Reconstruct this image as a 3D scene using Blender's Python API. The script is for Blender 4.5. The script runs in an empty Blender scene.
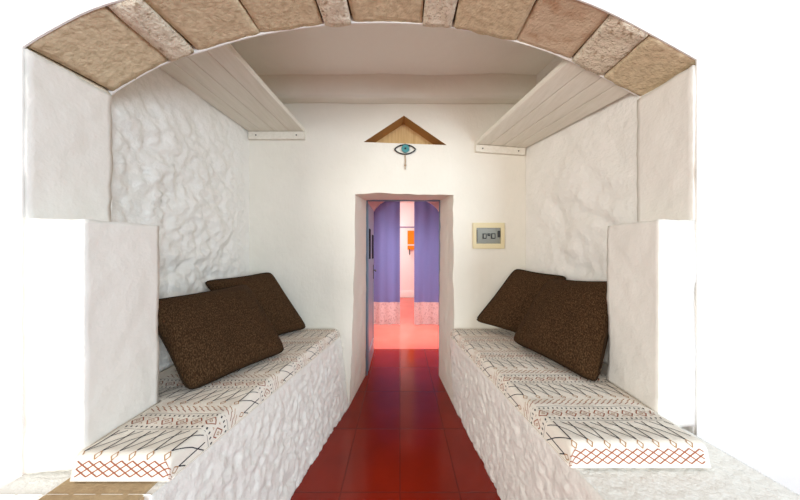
import bpy, bmesh, math, random
from mathutils import Vector, noise
random.seed(7)
S = bpy.context.scene
COL = S.collection
CAMZ, F = 1.35, 280.0

# ------------------------------------------------------------------ helpers
def V(*a): return Vector(a)

def obj(name, bm, mats, parent=None, smooth=False):
    me = bpy.data.meshes.new(name)
    bmesh.ops.recalc_face_normals(bm, faces=bm.faces[:])
    bm.to_mesh(me); bm.free()
    if not isinstance(mats, (list, tuple)): mats = [mats]
    for m in mats: me.materials.append(m)
    if smooth:
        for p in me.polygons: p.use_smooth = True
    o = bpy.data.objects.new(name, me); COL.objects.link(o)
    if parent is not None:
        o.parent = parent
        o.matrix_parent_inverse = parent.matrix_world.inverted()
    return o

def tag(o, label, cat, group=None):
    o['label'] = label; o['category'] = cat
    if group: o['group'] = group
    return o

def thing(name, loc, label, cat, group=None):
    o = bpy.data.objects.new(name, None); COL.objects.link(o)
    o.empty_display_size = .05
    o.location = loc
    bpy.context.view_layer.update()
    return tag(o, label, cat, group)

def struct(o):
    o['kind'] = 'structure'
    return o

def add_hexa(bm, c, mi=0):
    """c: 8 points, bottom 4 (ccw) then top 4"""
    v = [bm.verts.new(p) for p in c]
    for q in ((0,3,2,1),(4,5,6,7),(0,1,5,4),(1,2,6,5),(2,3,7,6),(3,0,4,7)):
        f = bm.faces.new([v[i] for i in q]); f.material_index = mi
    return v

def add_box(bm, x0, x1, y0, y1, z0, z1, mi=0):
    return add_hexa(bm, [(x0,y0,z0),(x1,y0,z0),(x1,y1,z0),(x0,y1,z0),
                         (x0,y0,z1),(x1,y0,z1),(x1,y1,z1),(x0,y1,z1)], mi)

def bevel(bm, w, seg=2):
    bmesh.ops.bevel(bm, geom=bm.edges[:], offset=w, segments=seg, profile=.5, affect='EDGES', clamp_overlap=True)
    return bm

def box_bm(x0, x1, y0, y1, z0, z1, bv=0):
    bm = bmesh.new(); add_box(bm, x0, x1, y0, y1, z0, z1)
    if bv: bevel(bm, bv)
    return bm

def add_tube(bm, pts, r, n=8, closed=False, mi=0):
    pts = [Vector(p) for p in pts]; N = len(pts); rings = []
    for i, p in enumerate(pts):
        a = pts[(i-1) % N] if (closed or i > 0) else p
        b = pts[(i+1) % N] if (closed or i < N-1) else p
        t = (b-a).normalized()
        ref = V(0,0,1) if abs(t.z) < .9 else V(1,0,0)
        u = t.cross(ref).normalized(); w = t.cross(u).normalized()
        rings.append([bm.verts.new(p + r*(math.cos(k*2*math.pi/n)*u + math.sin(k*2*math.pi/n)*w)) for k in range(n)])
    M = N if closed else N-1
    for i in range(M):
        A, B = rings[i], rings[(i+1) % N]
        for k in range(n):
            f = bm.faces.new((A[k], A[(k+1)%n], B[(k+1)%n], B[k])); f.material_index = mi
    if not closed:
        bm.faces.new(rings[0]).material_index = mi
        bm.faces.new(rings[-1]).material_index = mi

def add_disc(bm, c, r, y0, y1, n=28):
    """short cylinder along Y"""
    A = [bm.verts.new((c[0]+r*math.cos(k*2*math.pi/n), y0, c[1]+r*math.sin(k*2*math.pi/n))) for k in range(n)]
    B = [bm.verts.new((v.co.x, y1, v.co.z)) for v in A]
    bm.faces.new(A); bm.faces.new(B)
    for k in range(n): bm.faces.new((A[k], A[(k+1)%n], B[(k+1)%n], B[k]))

def quad_grid(bm, a, b, c, d, cell):
    a, b, c, d = map(Vector, (a, b, c, d))
    nu = max(1, int(max((b-a).length, (c-d).length)/cell)); nv = max(1, int(max((d-a).length, (c-b).length)/cell))
    g = [[bm.verts.new(a.lerp(b, i/nu).lerp(d.lerp(c, i/nu), j/nv)) for j in range(nv+1)] for i in range(nu+1)]
    for i in range(nu):
        for j in range(nv):
            bm.faces.new((g[i][j], g[i+1][j], g[i+1][j+1], g[i][j+1]))

def rough_block(c, cell, disp, skip=()):
    """8 corners as add_hexa; every face gridded, welded, displaced along normals by disp(co)"""
    bm = bmesh.new()
    for k, q in enumerate(((0,3,2,1),(4,5,6,7),(0,1,5,4),(1,2,6,5),(2,3,7,6),(3,0,4,7))):
        quad_grid(bm, *[c[i] for i in q], cell)
    bmesh.ops.remove_doubles(bm, verts=bm.verts[:], dist=.0008)
    bmesh.ops.recalc_face_normals(bm, faces=bm.faces[:])
    bm.normal_update()
    ds = [(v, v.normal.copy(), disp(v.co)) for v in bm.verts]
    for v, n, d in ds: v.co += n*d
    return bm

def fbm(p, sc, oct=4): return noise.fractal(p*sc, 1.0, 2.0, oct)

def stones(p, sc, warp=.35):
    q = p + warp/sc*noise.noise_vector(p*sc*.9) + .12/sc*noise.noise_vector(p*sc*3.1)
    d, _ = noise.voronoi(q*sc)
    return min(1.0, (d[1]-d[0])*2.2)          # 0 at joints, 1 on the stone

def crumple(p, sc):
    """soft creased folds of thick whitewash: warped ridges, about -1..1"""
    q = p + .30/sc*noise.noise_vector(p*sc*.8) + .12/sc*noise.noise_vector(p*sc*2.3)
    a = 1-2.4*abs(noise.noise(q*sc)); b = 1-2.4*abs(noise.noise(q*sc*2.1+Vector((3,1,7)))); c = noise.noise(q*sc*4.6)
    d = math.exp(-9*abs(noise.noise(q*sc*.7+Vector((8,2,4))))) + .6*math.exp(-11*abs(noise.noise(q*sc*1.5+Vector((1,6,2)))))
    return .40*a + .28*b + .24*c - .75*d + .15

# ------------------------------------------------------------------ materials
def mat(name, color, rough=.7, spec=.3, bump=None, var=None, metal=0, coat=0, trans=None, emit=None):
    m = bpy.data.materials.new(name); m.use_nodes = True
    nt = m.node_tree; N = nt.nodes; L = nt.links
    b = N['Principled BSDF']
    b.inputs['Base Color'].default_value = (*color, 1); b.inputs['Roughness'].default_value = rough
    b.inputs['Specular IOR Level'].default_value = spec; b.inputs['Metallic'].default_value = metal
    if coat: b.inputs['Coat Weight'].default_value = coat; b.inputs['Coat Roughness'].default_value = .12
    tc = N.new('ShaderNodeTexCoord')
    if var:
        sc, col2, lo, hi = var[:4]
        nz = N.new('ShaderNodeTexNoise'); nz.inputs['Scale'].default_value = sc; nz.inputs['Detail'].default_value = 6
        if len(var) > 4:
            mp = N.new('ShaderNodeMapping'); mp.inputs['Scale'].default_value = var[4]
            L.new(tc.outputs['Object'], mp.inputs['Vector']); L.new(mp.outputs[0], nz.inputs['Vector'])
        else: L.new(tc.outputs['Object'], nz.inputs['Vector'])
        r = N.new('ShaderNodeValToRGB'); r.color_ramp.elements[0].position = lo; r.color_ramp.elements[1].position = hi
        r.color_ramp.elements[0].color = (*color, 1); r.color_ramp.elements[1].color = (*col2, 1)
        L.new(nz.outputs['Fac'], r.inputs['Fac']); L.new(r.outputs['Color'], b.inputs['Base Color'])
    if bump:
        prev = None
        for bp in bump:
            sc, dist = bp[:2]
            nz = N.new('ShaderNodeTexNoise'); nz.inputs['Scale'].default_value = sc; nz.inputs['Detail'].default_value = 5
            if len(bp) > 2:
                mp = N.new('ShaderNodeMapping'); mp.inputs['Scale'].default_value = bp[2]
                L.new(tc.outputs['Object'], mp.inputs['Vector']); L.new(mp.outputs[0], nz.inputs['Vector'])
            else: L.new(tc.outputs['Object'], nz.inputs['Vector'])
            bn = N.new('ShaderNodeBump'); bn.inputs['Distance'].default_value = dist; bn.inputs['Strength'].default_value = 1
            L.new(nz.outputs['Fac'], bn.inputs['Height'])
            if prev: L.new(prev.outputs[0], bn.inputs['Normal'])
            prev = bn
        L.new(prev.outputs[0], b.inputs['Normal'])
    if trans:
        tr = N.new('ShaderNodeBsdfTranslucent'); tr.inputs['Color'].default_value = (*trans[1], 1)
        mx = N.new('ShaderNodeMixShader'); mx.inputs[0].default_value = trans[0]
        L.new(b.outputs[0], mx.inputs[1]); L.new(tr.outputs[0], mx.inputs[2])
        L.new(mx.outputs[0], N['Material Output'].inputs['Surface'])
    return m

M = {}
M['plaster'] = mat('white_plaster', (.80,.765,.68), .7, .25, bump=[(9,.008),(70,.0016,(1,1,.35))], var=(3,(.77,.735,.645),.35,.75))
M['limewash'] = mat('limewashed_stone', (.84,.82,.775), .36, .45, bump=[(26,.008),(90,.002)], var=(5,(.80,.78,.73),.35,.75))
M['pier'] = mat('painted_pier_plaster', (.84,.81,.755), .55, .35, bump=[(14,.005),(70,.0015)])
M['ceiling'] = mat('ceiling_plaster', (.90,.87,.81), .8, .2, bump=[(6,.01)])
M['smooth_white'] = mat('front_wall_plaster', (.85,.84,.81), .7, .25, bump=[(10,.004)])
M['wood_white'] = mat('painted_planks', (.78,.74,.65), .5, .35, bump=[(20,.002,(8,.6,8))], var=(9,(.70,.66,.56),.35,.75,(5,.5,5)))
M['stone'] = mat('tan_arch_stone', (.72,.60,.41), .9, .15, bump=[(90,.005),(35,.007)], var=(45,(.55,.44,.285),.40,.70))
M['stone_red'] = mat('reddish_arch_stone', (.67,.53,.38), .9, .15, bump=[(90,.005),(35,.007)], var=(14,(.48,.29,.17),.50,.75))
M['stone_rough'] = mat('porous_pale_stone', (.82,.73,.58), .95, .1, bump=[(45,.018),(120,.006)], var=(40,(.46,.34,.22),.56,.70))
M['mortar'] = mat('dark_joint_mortar', (.10,.065,.04), .95, .1)
M['niche'] = mat('raw_ochre_wood', (.70,.49,.24), .8, .2, bump=[(12,.002,(9,9,.7))], var=(8,(.58,.37,.16),.35,.7,(8,8,.5)))
M['niche_side'] = mat('brown_wood_lining', (.42,.225,.075), .75, .2, bump=[(30,.002)])
M['pillow'] = mat('brown_chenille', (.034,.0165,.007), .95, .08, bump=[(260,.003,(1,1,.45)),(35,.003)], var=(230,(.130,.072,.035),.42,.75,(1,1,.4)))
M['pillow_seam'] = mat('brown_seam', (.03,.018,.010), .95, .08, bump=[(200,.002)])
M['cushion'] = mat('cream_cotton', (.83,.775,.69), .85, .15, bump=[(25,.003),(400,.0006)])
M['ink'] = mat('black_print', (.016,.016,.030), .9, .1)
M['rust'] = mat('rust_print', (.33,.11,.06), .9, .1)
M['ochre'] = mat('ochre_print', (.42,.22,.10), .9, .1)
M['grey'] = mat('grey_print', (.36,.34,.33), .9, .1)
M['slab'] = mat('bare_tan_stone', (.50,.37,.22), .9, .15, bump=[(40,.005)], var=(12,(.4,.28,.16),.35,.7))
M['curtain'] = mat('violet_curtain', (.185,.205,.46), .85, .15, bump=[(220,.001)], trans=(.38,(.19,.21,.46)))
M['lace'] = mat('pink_patterned_hem', (.72,.60,.59), .85, .15, var=(34,(.44,.32,.33),.5,.66), trans=(.3,(.6,.42,.41)))
M['teal'] = mat('blue_grey_paint', (.10,.19,.26), .4, .4)
M['door'] = mat('grey_blue_door_paint', (.30,.36,.44), .3, .5)
M['glass'] = mat('dark_door_glass', (.008,.013,.016), .7, .04)
M['iron'] = mat('black_iron', (.02,.02,.02), .45, .4)
M['pinkwall'] = mat('far_room_plaster', (.86,.76,.75), .8, .2, bump=[(8,.004)])
M['hallwall'] = mat('hall_plaster', (.80,.74,.72), .8, .2, bump=[(8,.004)])
M['orange'] = mat('orange_paint', (.72,.22,.003), .5, .3)
M['white'] = mat('white_paint', (.85,.84,.82), .5, .3)
M['cream'] = mat('cream_plastic', (.70,.60,.36), .4, .4)
M['smoke'] = mat('grey_clear_cover', (.22,.22,.175), .3, .4)
M['teal_eye'] = mat('turquoise_enamel', (.06,.25,.26), .35, .5)
M['cord'] = mat('beige_cord', (.40,.28,.17), .9, .1)
M['screw'] = mat('dark_screw', (.07,.06,.05), .5, .4)

def floor_mat():
    m = bpy.data.materials.new('red_painted_tiles'); m.use_nodes = True
    nt = m.node_tree; N = nt.nodes; L = nt.links; b = N['Principled BSDF']
    tc = N.new('ShaderNodeTexCoord')
    mp = N.new('ShaderNodeMapping'); mp.inputs['Location'].default_value = (0, .105, 0)
    L.new(tc.outputs['Object'], mp.inputs['Vector'])
    br = N.new('ShaderNodeTexBrick'); br.offset = 0; br.squash = 1
    br.inputs['Scale'].default_value = 1; br.inputs['Brick Width'].default_value = .33; br.inputs['Row Height'].default_value = .555
    br.inputs['Mortar Size'].default_value = .004; br.inputs['Mortar Smooth'].default_value = .4
    br.inputs['Color1'].default_value = (.265,.0150,.003,1); br.inputs['Color2'].default_value = (.24,.0135,.003,1); br.inputs['Mortar'].default_value = (.18,.010,.0025,1)
    L.new(mp.outputs[0], br.inputs['Vector'])
    nz = N.new('ShaderNodeTexNoise'); nz.inputs['Scale'].default_value = 4; nz.inputs['Detail'].default_value = 6
    L.new(tc.outputs['Object'], nz.inputs['Vector'])
    mx = N.new('ShaderNodeMix'); mx.data_type = 'RGBA'; mx.blend_type = 'MULTIPLY'; mx.inputs[0].default_value = .45
    r = N.new('ShaderNodeValToRGB'); r.color_ramp.elements[0].position = .3; r.color_ramp.elements[0].color = (.6,.6,.6,1); r.color_ramp.elements[1].position = .7
    L.new(nz.outputs['Fac'], r.inputs['Fac']); L.new(br.outputs['Color'], mx.inputs[6]); L.new(r.outputs['Color'], mx.inputs[7])
    L.new(mx.outputs[2], b.inputs['Base Color'])
    b.inputs['Roughness'].default_value = .13; b.inputs['Specular IOR Level'].default_value = .30
    bp = N.new('ShaderNodeBump'); bp.inputs['Distance'].default_value = .004; bp.invert = True
    L.new(br.outputs['Fac'], bp.inputs['Height'])
    b2 = N.new('ShaderNodeBump'); b2.inputs['Distance'].default_value = .0015
    nz2 = N.new('ShaderNodeTexNoise'); nz2.inputs['Scale'].default_value = 7; L.new(tc.outputs['Object'], nz2.inputs['Vector'])
    L.new(nz2.outputs['Fac'], b2.inputs['Height']); L.new(bp.outputs[0], b2.inputs['Normal']); L.new(b2.outputs[0], b.inputs['Normal'])
    return m
M['floor'] = floor_mat()
M['lit_floor'] = mat('red_floor_lit', (.56,.115,.085), .2, .35, bump=[(7,.001)], var=(3,(.50,.095,.07),.35,.7))  # overexposed, reflected light on the red floor put into a paler base colour

# ------------------------------------------------------------------ setting
YB = 2.41                      # alcove side of the back wall
YI = 3.01                      # far side of the back wall
struct(obj('floor', box_bm(-2.8, 2.8, -3.2, 3.82, -.1, 0), M['floor']))
struct(obj('floor_hall', box_bm(-2.8, 2.8, 3.82, 8.3, -.1, 0), M['lit_floor']))  # split off to carry the painted-in brightness of the hall floor

def lin(y, y0, a, y1, b): return a + (b-a)*(y-y0)/(y1-y0)
def far_line(x): return 1.335 + .099*x          # far face of the arch wall
TH = .285
def near_line(x): return far_line(x) - TH

# back wall: one polygon with the doorway and the triangular niche cut out, plus doorway reveals
door_out = [(-.440,0),(-.415,.5),(-.395,1.2),(-.387,1.832),(-.2,1.838),(.1,1.832),(.456,1.828),(.458,1.2),(.462,.6),(.466,0)]
door_in = [(-.372,0),(-.368,.5),(-.365,1.2),(-.362,1.886),(-.2,1.888),(.1,1.888),(.432,1.886),(.430,1.2),(.422,.6),(.418,0)]
def densify(pts, n, amp, seed):
    out = []
    for i in range(len(pts)-1):
        for k in range(n):
            t = k/n; x = pts[i][0]*(1-t)+pts[i+1][0]*t; z = pts[i][1]*(1-t)+pts[i+1][1]*t
            w = amp*noise.noise((x*9+seed, z*9, seed)) if z > .02 else 0
            w2 = amp*noise.noise((x*9+seed, z*9, seed+5)) if z > .02 else 0
            out.append((x+w, z+w2))
    out.append(pts[-1]); return out
dout = densify(door_out, 10, .010, 1.3); din = densify(door_in, 10, .006, 4.1)
niche = [(-.314,2.279),(.034,2.507),(.402,2.253)]
NB = YB + .16
bm = bmesh.new()
outer = [(-1.75,0)] + dout + [(1.75,0),(1.75,2.95),(-1.75,2.95)]
ov = [bm.verts.new((x, YB, z)) for x, z in outer]
nv = [bm.verts.new((x, YB, z)) for x, z in niche]
ed = [bm.edges.new((ov[i], ov[(i+1)%len(ov)])) for i in range(len(ov))] + [bm.edges.new((nv[i], nv[(i+1)%3])) for i in range(3)]
bmesh.ops.triangle_fill(bm, use_beauty=True, use_dissolve=False, edges=ed)
for A, B, n in ((dout, din, 16),):
    rows = []
    for k in range(n+1):
        t = k/n; row = []
        for (xa, za), (xb, zb) in zip(A, B):
            p = V(xa+(xb-xa)*t, YB+(YI-YB)*t, za+(zb-za)*t)
            if 0 < k < n and p.z > .02:
                w = .012*fbm(p, 7)*math.sin(math.pi*t)**.5
                p.x += w*(1 if p.x < 0 else -1)
            row.append(bm.verts.new(p))
        rows.append(row)
    for k in range(n):
        for i in range(len(A)-1):
            bm.faces.new((rows[k][i], rows[k][i+1], rows[k+1][i+1], rows[k+1][i]))
bmesh.ops.remove_doubles(bm, verts=bm.verts[:], dist=.0005)
struct(obj('wall_back', bm, M['plaster']))

# far face of the same wall (seen only from the hall)
bm = bmesh.new()
outer = [(-1.75,0)] + din + [(1.75,0),(1.75,2.95),(-1.75,2.95)]
ov = [bm.verts.new((x, YI, z)) for x, z in outer]
bmesh.ops.triangle_fill(bm, use_beauty=True, use_dissolve=False, edges=[bm.edges.new((ov[i], ov[(i+1)%len(ov)])) for i in range(len(ov))])
struct(obj('wall_hall_front', bm, M['hallwall']))

# niche lining
t = thing('wall_niche', (.034, YB, 2.27), 'triangular bare-wood niche in white wall above the doorway', 'niche')
bm = bmesh.new()
ins = [(-.309,2.281),(.034,2.5055),(.397,2.2555)]
def prism_tri(bm, pts, y0, y1):
    A = [bm.verts.new((x, y0, z)) for x, z in pts]; B = [bm.verts.new((x, y1, z)) for x, z in pts]
    bm.faces.new(A); bm.faces.new(B)
    for k in range(len(pts)): bm.faces.new((A[k], A[(k+1)%len(pts)], B[(k+1)%len(pts)], B[k]))
prism_tri(bm, niche, NB, NB+.02); obj('back_panel', bm, M['niche'], t)
for a, b in ((0,1),(1,2)):
    (xa, za), (xb, zb) = niche[a], niche[b]; d = .012
    bm = bmesh.new(); prism_tri(bm, [(xa,za),(xb,zb),(xb,zb+d),(xa,za+d)], YB+.002, NB); obj('side_lining', bm, M['niche_side'], t)
bm = bmesh.new(); prism_tri(bm, [niche[0], niche[2], (niche[2][0], niche[2][1]-.012), (niche[0][0], niche[0][1]-.012)], YB+.002, NB); obj('sill_board', bm, M['niche'], t)

# side walls of the alcove, lumpy limewashed stone
def left_disp(p):
    q = V(p.y, p.z*1.1, 2.0)
    s = stones(q, 3.6); fade = min(1, max(.15, (2.45-p.y)*2.0)); zf = 1 if p.z < 1.9 else max(.35, 1-(p.z-1.9)*1.6)
    return (.016*(s-.7) + .025*crumple(q, 3.8) + .014*crumple(q+V(9,0,0), 11) + .008*crumple(q+V(2,0,0), 24))*fade*zf - .008
struct(obj('wall_left', rough_block([(-1.60,.95,0),(-1.37,.95,0),(-1.29,2.42,0),(-1.60,2.42,0),(-1.60,.95,2.9),(-1.37,.95,2.9),(-1.29,2.42,2.9),(-1.60,2.42,2.9)], .014, left_disp), M['limewash'], smooth=True))
def right_disp(p):
    q = V(p.y+7, p.z, 5.0)
    s = stones(q, 2.9); fade = min(1, max(.1, (2.45-p.y)*2.0))*min(1, max(.12, (p.y-1.42)*4)); zf = 1 if p.z < 1.7 else max(.3, 1-(p.z-1.7)*1.5)
    return (.022*(s-.7) + .021*crumple(q, 3.4) + .010*crumple(q+V(9,0,0), 9))*fade*zf - .005
struct(obj('wall_right', rough_block([(1.27,1.30,0),(1.60,1.30,0),(1.60,2.42,0),(1.075,2.42,0),(1.27,1.30,2.9),(1.60,1.30,2.9),(1.60,2.42,2.9),(1.075,2.42,2.9)], .02, right_disp), M['limewash'], smooth=True))

# ceiling with a shallow plastered beam along the back wall
struct(obj('ceiling', rough_block([(-1.8,1.0,2.77),(1.8,1.0,2.77),(1.8,YI,2.77),(-1.8,YI,2.77),(-1.8,1.0,2.95),(1.8,1.0,2.95),(1.8,YI,2.95),(-1.8,YI,2.95)], .08,
        lambda p: .012*fbm(p, 1.7, 2)), M['ceiling'], smooth=True))
bm = rough_block([(-1.35,2.30,2.615),(1.2,2.30,2.60),(1.2,2.42,2.60),(-1.35,2.42,2.615),(-1.35,2.26,2.79),(1.2,2.26,2.79),(1.2,2.42,2.79),(-1.35,2.42,2.79)], .03, lambda p: .010*fbm(p, 2.3, 2))
struct(obj('trim_1', bm, M['plaster'], smooth=True))

# ------------------------------------------------------------------ arch wall
prof = [(-1.30,.62),(-1.25,.672),(-1.159,.741),(-1.047,.813),(-.89,.880),(-.679,.962),(-.45,1.022),(-.234,1.060),(0,1.080),(.243,1.078),(.494,1.047),(.70,1.007),(.852,.962),(1.02,.895),(1.16,.835),(1.24,.800)]
def ph(x):                                        # smooth profile height above the eye level
    n = len(prof)
    for i in range(n-1):
        if x <= prof[i+1][0] or i == n-2:
            p0 = prof[max(0,i-1)]; p1 = prof[i]; p2 = prof[i+1]; p3 = prof[min(n-1,i+2)]
            h = p2[0]-p1[0]; t = (x-p1[0])/h
            m1 = (p2[1]-p0[1])/(p2[0]-p0[0])*h; m2 = (p3[1]-p1[1])/(p3[0]-p1[0])*h
            return (2*t**3-3*t*t+1)*p1[1]+(t**3-2*t*t+t)*m1+(-2*t**3+3*t*t)*p2[1]+(t**3-t*t)*m2
def pn(x):
    d = (ph(x+.01)-ph(x-.01))/.02; L = math.hypot(1, d); return (-d/L, 1/L)
def wall_prism(bm, off, v0, v1, xl, xr, ztop, x0=-1.25, x1=1.245, n=60):
    """slab between the arch curve (pushed out by off) and ztop, plus the two jambs; v = distance in front of far face"""
    def pt(x, z, v): return (x, far_line(x)-v, z)
    xs = [x0+(x1-x0)*i/n for i in range(n+1)]
    cur = []
    for x in xs:
        a, b = pn(x); cur.append((x+a*off, CAMZ+ph(x)+b*off))
    cur = [(cur[0][0], 0)] + cur + [(cur[-1][0], 0)]
    F_, B_ = [], []
    poly = cur + [(xr,0),(xr,ztop),(xl,ztop),(xl,0)]
    for v, keep in ((v0, F_), (v1, B_)):
        vs = [bm.verts.new(pt(x, z, v)) for x, z in poly]; keep += vs
        es = [bm.edges.new((vs[i], vs[(i+1)%len(vs)])) for i in range(len(vs))]
        bmesh.ops.triangle_fill(bm, use_beauty=True, use_dissolve=False, edges=es)
    for i in range(len(poly)):
        j = (i+1) % len(poly)
        bm.faces.new((F_[i], F_[j], B_[j], B_[i]))
bm = bmesh.new(); wall_prism(bm, .15, 0, TH-.006, -2.6, 2.6, 3.1); wall_prism(bm, .0, TH-.006, TH, -2.6, 2.6, 3.1); wall_prism(bm, .003, -.006, 0, -2.6, 2.6, 3.1)
wf = struct(obj('wall_front', bm, M['smooth_white']))
# plaster reveals of the upper jambs (set against the wall core)
def wedge(xa, xb, za, zb, va, vb, xfa=None):
    P = lambda x, v, z: (x, far_line(x)-v, z)
    xf = xa if xfa is None else xfa
    return [P(xa,vb,za),P(xb,vb,za),P(xb,va,za),P(xf,va,za),P(xa,vb,zb),P(xb,vb,zb),P(xb,va,zb),P(xf,va,zb)]
pd = lambda p: .006*fbm(p, 6, 3)+.003*fbm(p, 20, 2)
struct(obj('wall_jamb_right', rough_block(wedge(1.235,1.40,.0,2.13,0,TH-.008), .02, pd), M['pier'], smooth=True))
struct(obj('wall_jamb_left', rough_block(wedge(-1.39,-1.245,.0,2.02,0,TH-.008), .02, pd), M['pier'], smooth=True))
ZB = .61                                           # bench top
# lower, wider piers standing on the bench ends
def pier_disp(p): return .006*fbm(p, 5, 3)+.0025*fbm(p, 22, 3) - .002
struct(obj('wall_pier_left', rough_block(wedge(-1.245,-1.06,ZB+.001,1.457,-.005,TH+.004), .018, pier_disp), M['pier'], smooth=True))
struct(obj('wall_pier_right', rough_block(wedge(1.062,1.235,ZB+.001,1.477,-.005,TH+.004,1.068), .018, pier_disp), M['pier'], smooth=True))

# voussoirs of the arch
t = thing('stone_arch', (0, 1.2, 2.0), 'exposed tan stone arch spanning the top between white walls', 'arch')
def far_px(px):     # position along the arch from where a joint meets its far edge
    a = (px-400)/F; return a*1.335/(1-.099*a)
joints = [far_px(p) for p in (70,112,171,197,261,324,352,422,452,515,570,602,645)]
joints[0] = -1.30
kinds = ['stone_rough','stone','stone_rough','stone','stone','stone_rough','stone','stone_rough','stone','stone_red','stone_rough','stone']
for k, kd in enumerate(kinds):
    xa, xb = joints[k]+.004, joints[k+1]-.004
    nx, ny, nz = max(3, int((xb-xa)/.02)), 14, 5
    bm = bmesh.new()
    skew = .02*(random.random()-.5)
    def vp(i, j, l):
        e = i/nx; v = j/ny; x = xa+(xb-xa)*e + skew*(v-.5)
        a, b = pn(x); d = .145*l/nz
        xx = x+a*d; vv = .001+(TH-.009)*v
        p = V(xx, far_line(xx)-vv, CAMZ+ph(x)+b*d)
        if l == 0:
            q = p+V(k*3.1, 0, 0)
            am = .010 if kd == 'stone_rough' else .004
            w = am*fbm(q, 16, 4) + .003*fbm(q, 4, 2) + .003*(k%3-1) + (.004 if kd == 'stone_rough' else -.002)
            ed = min(e, 1-e)*(xb-xa); w2 = .005*max(0, 1-ed/.010)
            p += V(a, 0, b)*(-w*.9+w2+.002)
            if j == 0: p.y += .012*fbm(q, 12, 3); 
        return p
    faces = []
    G = {}
    def g(i,j,l):
        if (i,j,l) not in G: G[(i,j,l)] = bm.verts.new(vp(i,j,l))
        return G[(i,j,l)]
    for i in range(nx):
        for j in range(ny):
            for l in (0, nz): bm.faces.new((g(i,j,l),g(i+1,j,l),g(i+1,j+1,l),g(i,j+1,l)))
    for i in range(nx):
        for l in range(nz):
            for j in (0, ny): bm.faces.new((g(i,j,l),g(i+1,j,l),g(i+1,j,l+1),g(i,j,l+1)))
    for j in range(ny):
        for l in range(nz):
            for i in (0, nx): bm.faces.new((g(i,j,l),g(i,j+1,l),g(i,j+1,l+1),g(i,j,l+1)))
    o = obj('voussoir', bm, M[kd], t)
    for p_ in o.data.polygons: p_.use_smooth = True
    if kd == 'stone_rough': o['label'] = 'narrow pale porous stone'
    elif kd == 'stone_red': o['label'] = 'wide reddish-brown stone'
# dark mortar behind the joints
bm = bmesh.new(); xs = [-1.27+2.48*i/60 for i in range(61)]; rows = []
for x in xs:
    a, b = pn(x); row = []
    for d, v in ((.03,.01),(.03,TH-.03),(.14,TH-.03),(.14,.01)):
        xx = x+a*d; row.append(bm.verts.new((xx, far_line(xx)-v, CAMZ+ph(x)+b*d)))
    rows.append(row)
for i in range(60):
    for k in range(4): bm.faces.new((rows[i][k], rows[i][(k+1)%4], rows[i+1][(k+1)%4], rows[i+1][k]))
bm.faces.new(rows[0]); bm.faces.new(rows[-1])
obj('joint_mortar', bm, M['mortar'], t)

# ------------------------------------------------------------------ masonry benches
def lf(y): return lin(y, .915, -.735, 2.41, -.512)  # left front edge of the bench top
def rf(y): return lin(y, .915, .585, 2.41, .428)
def bench_disp(sd, amp):
    def f(p):
        q = V(p.y+sd, p.z*.9, p.x*.6)
        s = stones(q, 6.5, .5)
        top = 0 if p.z > ZB-.012 else min(1, (ZB-p.z)/.12+.15)
        return (amp*(.004*(s-.6) + .008*crumple(q, 6) + .011*crumple(q+V(5,0,0), 15) + .008*crumple(q+V(8,0,0), 30) + .006*fbm(q, 40, 3)))*top - (.004 if p.z > ZB-.012 else 0)
    return f
tb = thing('masonry_bench', (-.9, 1.6, 0), 'whitewashed stone bench along the left wall, under the left seat cushion', 'bench', None)
c = [(-1.245,.845,0),(-.715,.845,0),(-.445,2.408,0),(-1.245,2.408,0),(-1.245,.845,ZB),(lf(.845)-.004,.845,ZB),(lf(2.41),2.408,ZB),(-1.245,2.408,ZB)]
obj('bench_body', rough_block(c, .011, bench_disp(0, .8)), M['limewash'], tb, smooth=True)
o = obj('ledge_slab', bevel(box_bm(-1.08,-.775,.80,.935,ZB-.035,ZB-.001), .008), M['slab'], tb); o['label'] = 'bare tan stone edge at the near end'
tb = thing('masonry_bench', (.8, 1.6, 0), 'whitewashed stone bench along the right wall, under the right seat cushion', 'bench', None)
c = [(.63,.62,0),(1.235,.62,0),(1.07,2.408,0),(.465,2.408,0),(rf(.62)+.012,.62,ZB),(1.235,.62,ZB),(1.07,2.408,ZB),(rf(2.41),2.408,ZB)]
obj('bench_body', rough_block(c, .011, bench_disp(9, .62)), M['limewash'], tb, smooth=True)

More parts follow.
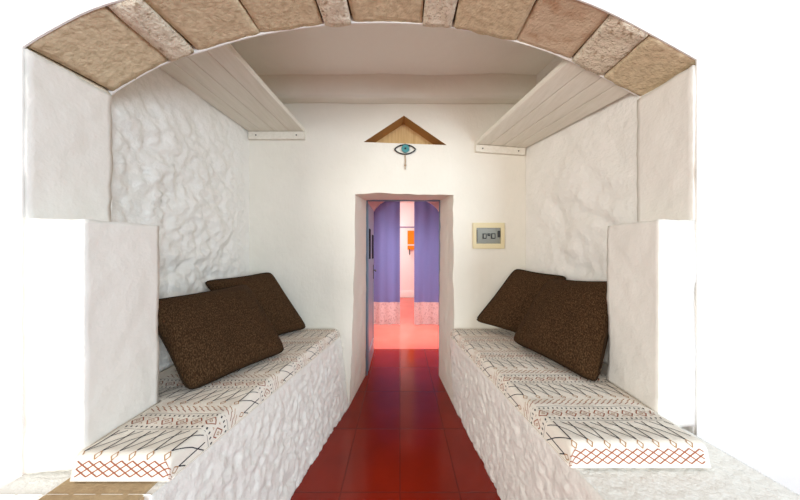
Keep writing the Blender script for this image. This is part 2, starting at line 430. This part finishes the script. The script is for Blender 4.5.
# ------------------------------------------------------------------ seat cushions with printed cover
def make_cushion(side, y0, y1, front, back, th, label, phase):
    z0 = ZB+.004; R = .028
    def endmap(q):
        if q < th-R: return .008*q/(th-R), max(0, q)/th, 1.0
        if q < th-R+R*math.pi/2:
            a = (q-(th-R))/R; return .008+R*(1-math.cos(a)), (th-R+R*math.sin(a))/th, math.cos(a)
        return .008+R+(q-(th-R+R*math.pi/2)), 1.0, 0.0
    def surf(y, s, off=0.0):
        """y: arc length along from the near lower edge (+y0), up the near end and over the top;
        s: arc length from the lower front edge, up the front, over the top"""
        dy, fz, ey = endmap(y-y0); y = y0+dy; off_y = -off*ey
        fx = front(y); sg = 1 if back(y) > fx else -1
        slant = .012
        if s < th-R:
            u = s/(th-R); x = slant*u*.6; z = s; n = (-1, .1)
        elif s < th-R+R*math.pi/2:
            a = (s-(th-R))/R; x = slant*.6+R*(1-math.cos(a)); z = th-R+R*math.sin(a); n = (-math.cos(a), math.sin(a))
        else:
            x = slant*.6+R+(s-(th-R+R*math.pi/2)); z = th; n = (0, 1)
        wv = .004*noise.noise((y*6, x*7, side*3.3)) + .0025*noise.noise((y*17, x*14, side))
        e = y1-y; z *= fz; wv *= fz
        if e < .05: z *= .22+.78*math.sqrt(max(0, 1-(1-max(0, e)/.05)**2))       # rounded ends
        z += wv*min(1, s/th)
        return V(fx+sg*(x+n[0]*off), y+off_y, z0+max(0, z)+n[1]*off)
    def smax(q):
        y = y0+endmap(q-y0)[0]
        return th-R+R*math.pi/2 + abs(back(y)-front(y)) - .012*.6 - R
    QL = (y1-y0)-.008-R+(th-R+R*math.pi/2)
    ny, nx = int(QL/.011), 56
    bm = bmesh.new(); rows = []
    for i in range(ny+1):
        y = y0+(QL*i/ny if i > 8 else QL*8/ny*i/8); sm = smax(y)
        row = []
        for j in range(nx+1):
            s = (th+.02)*j/14 if j <= 14 else (th+.02)+(sm-th-.02)*(j-14)/(nx-14)
            row.append(bm.verts.new(surf(y, s)))
        p = row[-1].co
        row.append(bm.verts.new((p.x, p.y, z0)))
        rows.append(row)
    w = len(rows[0])
    for i in range(ny):
        for j in range(w): bm.faces.new((rows[i][j], rows[i][(j+1)%w], rows[i+1][(j+1)%w], rows[i+1][j]))
    bm.faces.new(rows[0]); bm.faces.new(rows[-1])
    bmesh.ops.recalc_face_normals(bm, faces=bm.faces[:])
    for f in bm.faces: f.smooth = True
    def stroke(pts, wd, mi):
        """pts: (distance along, across) in pattern space; ribbon sitting on the cloth"""
        for (a0, b0), (a1, b1) in zip(pts[:-1], pts[1:]):
            L = math.hypot(a1-a0, b1-b0)
            if L < 1e-6: continue
            n = max(1, int(L/.012)); px, py = -(b1-b0)/L*wd/2, (a1-a0)/L*wd/2
            prev = None
            for k in range(n+1):
                a = a0+(a1-a0)*k/n; b = b0+(b1-b0)*k/n
                y = y0+a
                if y < y0+.003 or y > y0+QL-.003 or b < .003 or b > smax(y)-.01: prev = None; continue
                cur = (bm.verts.new(surf(y+px, max(.001, b+py), .0012)), bm.verts.new(surf(y-px, max(.001, b-py), .0012)))
                if prev: bm.faces.new((prev[0], prev[1], cur[1], cur[0])).material_index = mi
                prev = cur
    W = .64; sp = .057; P = .305
    jt = lambda: (random.random()-.5)*.004
    def diamond(a, b, ra, rb, mi, wd=.0028):
        stroke([(a-ra,b),(a+jt(),b+rb),(a+ra,b),(a+jt(),b-rb),(a-ra,b)], wd, mi)
    a = -phase
    first = True
    while a < QL:
        n = int(W/sp)
        # rust lattice (first) or chevrons
        if first:
            for q in range(2):
                z = []
                for k in range(2*n+2):
                    z.append((a+.012+.022*q+(.022 if k % 2 else 0), .004+k*sp*.62))
                stroke(z, .0034, 2)
                stroke([(x+(.022 if i % 2 == 0 else -.022), y) for i, (x, y) in enumerate(z)], .0034, 2)
        else:
            for q in range(2):
                for k in range(int(W/.026)):
                    b = .006+k*.026
                    stroke([(a+.008+q*.02, b), (a+.026+q*.02, b+.030)], .0026, 2 if q == 0 else 3)
        # small ochre diamonds at the fringe foot
        for k in range(n): diamond(a+.072+jt(), .022+k*sp, .013, .009, 3)
        # black fringe: long crossing slanted strokes
        for k in range(-1, n+1):
            b = .022+k*sp
            stroke([(a+.086, b),(a+.19, b+.006+jt())], .0036, 1)
            stroke([(a+.086, b),(a+.14, b-sp*.62+jt()),(a+.19, b-sp*1.42)], .0031, 1)
        stroke([(a+.200+.002*math.sin(k*.7), .004+k*.02) for k in range(33)], .0022, 4)
        for ra_ in (.213, .283):
            for k in range(int(W/.019)):
                b = .008+k*.019; stroke([(a+ra_-.004, b),(a+ra_+.004, b+.004)], .0052, 1)
        for k in range(n):
            b = .024+k*sp
            diamond(a+.248, b, .021, .021, 2, .0036); diamond(a+.248, b, .006, .006, 3, .002)
            stroke([(a+.231, b+sp/2-.004),(a+.236, b+sp/2),(a+.231, b+sp/2+.004)], .0022, 3)
            stroke([(a+.266, b+sp/2-.004),(a+.261, b+sp/2),(a+.266, b+sp/2+.004)], .0022, 3)
        stroke([(a+.296+.002*math.sin(k*.9), .004+k*.02) for k in range(33)], .0022, 4)
        a += P; first = False
    r = thing('seat_cushion', ((front(1.6)+back(1.6))/2, 1.6, ZB), label, 'cushion')
    me_bm = bm
    me = bpy.data.meshes.new('printed_cover'); me_bm.to_mesh(me); me_bm.free()
    for k in ('cushion','ink','rust','ochre','grey'): me.materials.append(M[k])
    o = bpy.data.objects.new('printed_cover', me); COL.objects.link(o); o.parent = r; o.matrix_parent_inverse = r.matrix_world.inverted()
    # piping seam along the lower front edge
    bm = bmesh.new(); add_tube(bm, [surf(y0+.05+(QL-.06)*i/60, .004, .001) for i in range(61)], .003, 6)
    obj('edge_seam', bm, M['cushion'], r, smooth=True)
    return r
def step(y, ys, a, b):
    t = min(1, max(0, (y-ys)/.02)); return a+(b-a)*t
make_cushion(1, .89, 2.395, lambda y: lf(y)+.006, lambda y: step(y, 1.245, -1.05, lin(y, 1.25, -1.32, 2.41, -1.265)), .072,
             'cream printed seat cushion on the left bench under two brown pillows', -.0)
make_cushion(2, .945, 2.395, lambda y: rf(y)-.006, lambda y: step(y, 1.455, 1.05, lin(y, 1.45, 1.22, 2.41, 1.055)), .072,
             'cream printed seat cushion on the right bench under two brown pillows', -.0)

# ------------------------------------------------------------------ pillows
def px(x, y, Y): return V((x-400)/F*Y, Y, CAMZ-(y-250)/F*Y)
def make_pillow(c, th, bulge, label, seed):
    """c: lower-near, lower-far, upper-far, upper-near corner; bulge: +1/-1 direction of the face"""
    c = [Vector(p) for p in c]; n = 44
    ctr = sum(c, V(0,0,0))/4
    nrm = (c[1]-c[0]).cross(c[3]-c[0]).normalized()
    if nrm.x*bulge < 0: nrm = -nrm
    def base(u, v):
        p = c[0].lerp(c[1], u).lerp(c[3].lerp(c[2], u), v)
        eu, ev = 2*u-1, 2*v-1
        k = .055*(1-ev*ev)*abs(eu)**4; m = .055*(1-eu*eu)*abs(ev)**4
        q = c[0].lerp(c[1], .5).lerp(c[3].lerp(c[2], .5), v)
        p = p.lerp(q, k); q = c[0].lerp(c[3], .5).lerp(c[1].lerp(c[2], .5), u)
        p = p.lerp(q, m)
        return p.lerp(ctr, .07*(abs(eu)*abs(ev))**7)
    def hgt(u, v):
        eu, ev = abs(2*u-1), abs(2*v-1)
        return th/2*(max(0, 1-eu**3)*max(0, 1-ev**3))**.5
    bm = bmesh.new(); sides = []
    for sg in (1, -1):
        g = []
        for i in range(n+1):
            row = []
            for j in range(n+1):
                u, v = i/n, j/n; p = base(u, v); h = hgt(u, v)
                edge = min(u, 1-u, v, 1-v)
                wr = .010*noise.noise((u*5+seed, v*4, seed*1.7+sg))+.005*noise.noise((u*13, v*9+seed, sg))
                cr = .007*noise.noise((u*16+seed, v*3, 3.3))*max(0, 1-v*2.2)
                row.append(bm.verts.new(p + nrm*sg*(h + (wr+cr)*min(1, edge*8))))
            g.append(row)
        for i in range(n):
            for j in range(n): bm.faces.new((g[i][j], g[i+1][j], g[i+1][j+1], g[i][j+1]))
    bmesh.ops.remove_doubles(bm, verts=bm.verts[:], dist=.0005)
    drop = V(0, 0, ZB+.004+.072+.006-min(v.co.z for v in bm.verts))       # rest on the cushion
    for v in bm.verts: v.co += drop
    c = [p+drop for p in c]; ctr = ctr+drop
    r = thing('throw_pillow', (ctr.x, ctr.y, min(p.z for p in c)), label, 'pillow', 'brown throw pillows on the benches')
    obj('pillow_cover', bm, M['pillow'], r, smooth=True)
    bm = bmesh.new(); m = 20; loop = []
    for k in range(m): loop.append(base(k/m, 0))
    for k in range(m): loop.append(base(1, k/m))
    for k in range(m): loop.append(base(1-k/m, 1))
    for k in range(m): loop.append(base(0, 1-k/m))
    add_tube(bm, loop, .005, 6, closed=True); obj('edge_seam', bm, M['pillow_seam'], r, smooth=True)
    return r
make_pillow([px(187,391,1.29), px(287,349,1.80), px(247,281,1.95), px(138,299,1.29)], .19, 1,
            'brown woven throw pillow on the left bench, nearer one beside the white pier', 1)
make_pillow([px(258,340,2.02), px(308,326,2.33), px(271,269,2.33), px(201,278,1.87)], .17, 1,
            'brown woven throw pillow at far end of the left bench against the back wall', 2.3)
make_pillow([px(598,386,1.375), px(511,341,1.96), px(550,278,1.94), px(622,281,1.49)], .19, -1,
            'brown woven throw pillow on the right bench, nearer one partly behind the white pier', 3.1)
make_pillow([px(535,338,2.12), px(474,320,2.33), px(515,267,2.31), px(569,275,1.90)], .17, -1,
            'brown woven throw pillow at far end of the right bench below the fuse box', 4.7)

# ------------------------------------------------------------------ overhead shelves
def make_shelf(inn_far, out_far, inn_near, out_near, batten, label):
    r = thing('overhead_shelf', (inn_far+out_far)/2, label, 'shelf')
    cuts = [0, .245, .475, .74, 1.0]; T = .032
    for k in range(4):
        a, b = cuts[k]+.003, cuts[k+1]-.003
        bm = bmesh.new(); N_ = 16; rows = []
        for q in range(N_+1):
            o_ = out_near.lerp(out_far, q/N_); i_ = inn_near.lerp(inn_far, q/N_); c_ = .0035
            A_, B_ = o_.lerp(i_, a), o_.lerp(i_, b); e_ = (B_-A_).normalized()*c_
            rows.append([bm.verts.new(x) for x in (A_+V(0,0,c_), A_+e_, B_-e_, B_+V(0,0,c_), B_+V(0,0,T), A_+V(0,0,T))])
        for q in range(N_):
            for w_ in range(6): bm.faces.new((rows[q][w_], rows[q][(w_+1)%6], rows[q+1][(w_+1)%6], rows[q+1][w_]))
        bm.faces.new(rows[0]); bm.faces.new(rows[-1])
        obj('plank', bm, M['wood_white'], r)
    A, B, h = batten
    bm = bmesh.new(); yb = YB-.001; yf = YB-.034
    add_hexa(bm, [(A.x,yf,A.z-h),(B.x,yf,B.z-h),(B.x,yb,B.z-h),(A.x,yb,A.z-h),(A.x,yf,A.z),(B.x,yf,B.z),(B.x,yb,B.z),(A.x,yb,A.z)]); bevel(bm, .004)
    bt = obj('batten', bm, M['wood_white'], r)
    for e in (.14, .86):
        q = A.lerp(B, e); bm = bmesh.new(); add_disc(bm, (q.x, q.z-h/2), .006, yf-.002, yf+.004, 14); obj('screw', bm, M['screw'], bt)
    return r
Z = lambda y, x, Y: px(x, y, Y)
FY = YB-.002
def ext(far, near, Y):
    t = (Y-near.y)/(far.y-near.y); return near.lerp(far, t)
li_f, lo_f = px(305,132.5,FY), px(250,133,FY); lo_f.z = li_f.z
li_n = V(-.86,1.35,li_f.z); lo_n = V(-1.352,1.35,li_f.z)
make_shelf(li_f, lo_f, li_n, lo_n, (lo_f+V(.0,0,-.002), li_f+V(.004,0,-.002), .066), 'white plank shelf high along the left wall above the left bench')
ri_f, ro_f = px(475,145.5,FY), px(524,149,FY)
ri_n = px(570,60,1.435); ro_n = px(631,93,1.47)
make_shelf(ri_f, ro_f, ri_n, ro_n, (ri_f+V(-.002,0,-.002), ro_f+V(.0,0,-.002), .06), 'white plank shelf high along the right wall above the right bench')

# ------------------------------------------------------------------ eye ornament
r = thing('eye_ornament', (.043, YB-.015, 2.21), 'turquoise and black eye ornament hanging on the wall under the triangular niche', 'wall ornament')
s_ = YB/F; cx, cz = (405-400)*s_, CAMZ+(250-150)*s_
pts = []
for k in range(32):
    a = k/32*2*math.pi; x = math.cos(a); z = math.sin(a)
    pts.append((cx+.088*math.copysign(abs(x)**1.0, x), YB-.014, cz+.040*math.copysign(abs(z)**1.45, z)))
bm = bmesh.new(); add_tube(bm, pts, .0058, 8, closed=True); obj('eye_outline', bm, M['iron'], r, smooth=True)
bm = bmesh.new(); add_disc(bm, (cx+.003, cz+.006), .034, YB-.020, YB-.006); obj('iris', bm, M['teal_eye'], r)
bm = bmesh.new(); add_disc(bm, (cx+.003, cz+.006), .008, YB-.023, YB-.019, 16); obj('pupil', bm, M['iron'], r)
bm = bmesh.new(); add_tube(bm, [(cx,YB-.012,cz-.038),(cx+.003,YB-.012,cz-.09),(cx+.001,YB-.012,cz-.17)], .004, 6)
obj('cord', bm, M['cord'], r)
bm = bmesh.new(); bmesh.ops.create_uvsphere(bm, u_segments=12, v_segments=8, radius=.009)
for v in bm.verts: v.co += V(cx+.002, YB-.012, cz-.135)
obj('bead', bm, M['cord'], r, smooth=True)
bm = bmesh.new(); add_tube(bm, [(cx,YB-.013,cz+.036),(cx,YB-.013,cz+.055),(cx,YB+.004,cz+.056)], .003, 6); obj('hook', bm, M['cord'], r)

# ------------------------------------------------------------------ fuse box
def wx(p): return (p-400)*s_
def wz(p): return CAMZ+(250-p)*s_
r = thing('fuse_box', (wx(488), YB, wz(248)), 'cream-framed grey fuse box on the white wall right of the doorway', 'fuse box')
bm = bmesh.new(); X0, X1, Z0, Z1 = wx(472.6), wx(503.6), wz(248.6), wz(223); x0, x1, z0, z1 = wx(475.8), wx(500), wz(243.7), wz(228)
for a in ((X0,X1,Z0,z0),(X0,X1,z1,Z1),(X0,x0,z0,z1),(x1,X1,z0,z1)): add_box(bm, a[0], a[1], YB-.022, YB-.0005, a[2], a[3])
obj('frame', bm, M['cream'], r)
obj('cover', box_bm(x0, x1, YB-.010, YB-.0005, z0, z1), M['smoke'], r)
for a, b, c_, d in ((482.2,486,233.6,238.8),(487.2,489.6,233.4,236),(490.6,494.8,233.4,238.8)):
    bk = obj('breaker', bevel(box_bm(wx(a), wx(b), YB-.018, YB-.0095, wz(d), wz(c_)), .0015), M['iron'], r)
    obj('switch_toggle', box_bm(wx(a)+.008, wx(b)-.008, YB-.022, YB-.0175, wz(d)+.008, wz(c_)-.008), M['smoke'], bk)
obj('latch', bevel(box_bm(wx(497.2), wx(499.6), YB-.020, YB-.0095, wz(237.2), wz(230.8)), .002), M['iron'], r)
obj('hinge', box_bm(wx(476.2), wx(477), YB-.014, YB-.0095, wz(242), wz(230)), M['screw'], r)

# ------------------------------------------------------------------ doorway frame, door leaf
bm = bmesh.new()
add_box(bm, -.362,-.350, YI+.002,YI+.06, 0,1.90); add_box(bm, .426,.436, YI+.002,YI+.06, 0,1.90); add_box(bm, -.350,.426, YI+.002,YI+.06, 1.882,1.90)
struct(obj('trim_2', bm, M['teal']))
d = thing('door_1', (-.36, YI+.06, 0), 'grey-blue door leaf folded open inside the doorway at left', 'door'); struct(d)
dy0, dy1 = YI+.065, YI+.665; dx0, dx1 = -.375, -.345
bm = bmesh.new()
for a in ((dy0,dy0+.03,.02,1.86),(dy1-.02,dy1,.02,1.86),(dy0+.22,dy0+.36,1.24,1.60),(dy0+.03,dy1-.02,.02,.2),(dy0+.03,dy1-.02,.95,1.24),(dy0+.03,dy1-.02,1.60,1.86),(dy0+.36,dy1-.02,1.54,1.60)):
    add_box(bm, dx0, dx1, a[0], a[1], a[2], a[3])
obj('door_frame', bm, M['door'], d)
obj('lower_panel', box_bm(dx0+.008, dx1-.008, dy0+.03, dy1-.02, .2, .95), M['door'], d)
obj('pane', box_bm(dx0+.010, dx1+.001, dy0+.03, dy0+.22, 1.25, 1.59), M['glass'], d)
obj('pane', box_bm(dx0+.010, dx1+.001, dy0+.36, dy1-.02, 1.24, 1.54), M['glass'], d)
bm = bmesh.new(); add_box(bm, dx1, dx1+.006, dy1-.08, dy1-.04, .98, 1.16); add_tube(bm, [(dx1+.004,dy1-.06,1.09),(dx1+.035,dy1-.06,1.09),(dx1+.038,dy1-.16,1.085)], .008, 8)
obj('handle', bm, M['iron'], d)

# ------------------------------------------------------------------ hall and far room
HX = 1.45
struct(obj('wall_hall_left', box_bm(-HX-.1, -HX, YI, 8.2, 0, 2.75), M['hallwall']))
struct(obj('wall_hall_right', box_bm(HX, HX+.1, YI, 8.2, 0, 2.75), M['hallwall']))
struct(obj('ceiling_hall', box_bm(-HX-.1, HX+.1, YI, 8.2, 2.70, 2.85), M['hallwall']))
struct(obj('wall_far', box_bm(-HX, HX, 8.0, 8.2, 0, 2.70), M['pinkwall']))
struct(obj('baseboard_far', box_bm(-HX, HX, 7.98, 8.0, 0, .19), M['white']))
# partition with an arched opening for the curtains
YP = 4.95
op = [(-.49,0),(-.49,2.0),(-.44,2.09),(-.36,2.17),(-.24,2.24),(-.1,2.29),(.1,2.31),(.3,2.29),(.45,2.24),(.57,2.17),(.66,2.09),(.715,2.0),(.715,0)]
bm = bmesh.new(); rows = []
poly = op + [(HX,0),(HX,2.7),(-HX,2.7),(-HX,0)]
for y in (YP, YP+.22):
    vs = [bm.verts.new((x, y, z)) for x, z in poly]; rows.append(vs)
    bmesh.ops.triangle_fill(bm, use_beauty=True, use_dissolve=False, edges=[bm.edges.new((vs[i], vs[(i+1)%len(vs)])) for i in range(len(vs))])
for i in range(len(poly)-1): bm.faces.new((rows[0][i], rows[0][i+1], rows[1][i+1], rows[1][i]))
struct(obj('wall_partition', bm, M['hallwall']))

def arch_top(x):
    for (a, za), (b, zb) in zip(op[1:-2], op[2:-1]):
        if a <= x <= b: return za+(zb-za)*(x-a)/(b-a) if b > a else za
    return 2.0
def make_curtain(x0, x1, label, seed):
    yc = YP+.07
    r = thing('curtain', ((x0+x1)/2, yc, .02), label, 'curtain', 'violet curtains in the inner archway')
    def cloth(za, zb, extra=0):
        bm = bmesh.new(); nx, nz = 60, 24; g = []
        for i in range(nx+1):
            x = x0+(x1-x0)*i/nx; row = []
            top = min(zb, arch_top(x)-.004) if zb > 1 else zb
            for j in range(nz+1):
                z = za+(top-za)*j/nz
                amp = .008+.008*(1-z/2.3)
                y = yc + amp*math.sin((x-x0)*34+seed+.6*math.sin(z*1.3+seed)) + .012*math.sin((x-x0)*19+seed*2) + extra
                row.append(bm.verts.new((x, y, z)))
            g.append(row)
        for i in range(nx):
            for j in range(nz): bm.faces.new((g[i][j], g[i+1][j], g[i+1][j+1], g[i][j+1]))
        return bm
    obj('drape', cloth(.415, 3), M['curtain'], r, smooth=True)
    obj('patterned_hem', cloth(.018, .415), M['lace'], r, smooth=True)
make_curtain(-.484, .0, 'left violet curtain with a pink patterned hem, beside the door leaf', .4)
make_curtain(.255, .708, 'right violet curtain with a pink patterned hem, beyond the right jamb', 2.1)

r = thing('wall_board', (.36, 7.99, 1.35), 'orange board with hooks on the pale pink far wall between the curtains', 'wall board')
obj('board', box_bm(.215, .60, 7.95, 7.995, 1.36, 1.90), M['orange'], r)
obj('white_band', box_bm(.21, .605, 7.935, 7.95, 1.475, 1.51), M['white'], r)
bm = bmesh.new(); add_tube(bm, [(.27,7.94,1.38),(.27,7.93,1.25),(.275,7.91,1.22),(.28,7.90,1.26)], .013, 8); obj('hook', bm, M['iron'], r)
bm = bmesh.new(); add_tube(bm, [(.23+.09*k/12, 7.92, 1.24-.09*math.sin(math.pi*k/12)) for k in range(13)], .008, 6); obj('hanging_loop', bm, M['white'], r)
bm = bmesh.new(); add_tube(bm, [(-HX,7.985,2.01),(HX,7.985,2.0)], .013, 8)
tag(obj('wall_cable', bm, M['curtain']), 'thin violet cable along the far wall above the orange board', 'cable')

# ------------------------------------------------------------------ light
def area(name, loc, target, sx, sy, power, color, spread=180):
    l = bpy.data.lights.new(name, 'AREA'); l.shape = 'RECTANGLE'; l.size = sx; l.size_y = sy; l.energy = power; l.color = color
    l.spread = math.radians(spread)
    o = bpy.data.objects.new(name, l); COL.objects.link(o); o.location = loc
    o.rotation_euler = (Vector(target)-Vector(loc)).to_track_quat('-Z', 'Y').to_euler(); return o
area('window_daylight', (3.0,-3.0,1.8), (-1.1,1.5,1.0), 1.6, 1.9, 200, (.76,.89,1.0))
area('left_fill_light', (-3.0,-3.0,1.8), (1.1,1.5,1.0), 1.6, 1.9, 165, (1.0,.98,.93))  # added fill from the left, brightens the right wall and bench
area('front_fill_light', (-.2,-5.5,1.6), (0,2.0,1.3), 3.4, 2.4, 35, (1.0,.95,.86))  # unseen area light added behind the camera to balance the front-facing surfaces
area('hall_fill_light', (.1,4.40,2.66), (.1,4.46,0), 1.2, .4, 29, (1.0,.96,.95), 70)  # added under the hall ceiling, spread narrowed to brighten floor and curtain hem
area('far_room_daylight', (-.9,6.6,2.65), (-.3,6.8,0), .9, 2.2, 150, (1.0,.95,.93))
w = bpy.data.worlds.new('World'); S.world = w; w.use_nodes = True
bg = w.node_tree.nodes['Background']; bg.inputs[0].default_value = (1.0,.975,.93,1); bg.inputs[1].default_value = .40

cam = bpy.data.cameras.new('Camera'); co = bpy.data.objects.new('Camera', cam); COL.objects.link(co)
co.location = (0,0,CAMZ); co.rotation_euler = (math.radians(90),0,0)
cam.sensor_width = 36; cam.lens = F/800*36; cam.clip_start = .02
S.camera = co
S.view_settings.view_transform = 'Standard'; S.view_settings.look = 'None'; S.view_settings.gamma = 1
S.view_settings.use_curve_mapping = False; S.view_settings.exposure = .22
S.cycles.max_bounces = 16; S.cycles.diffuse_bounces = 12
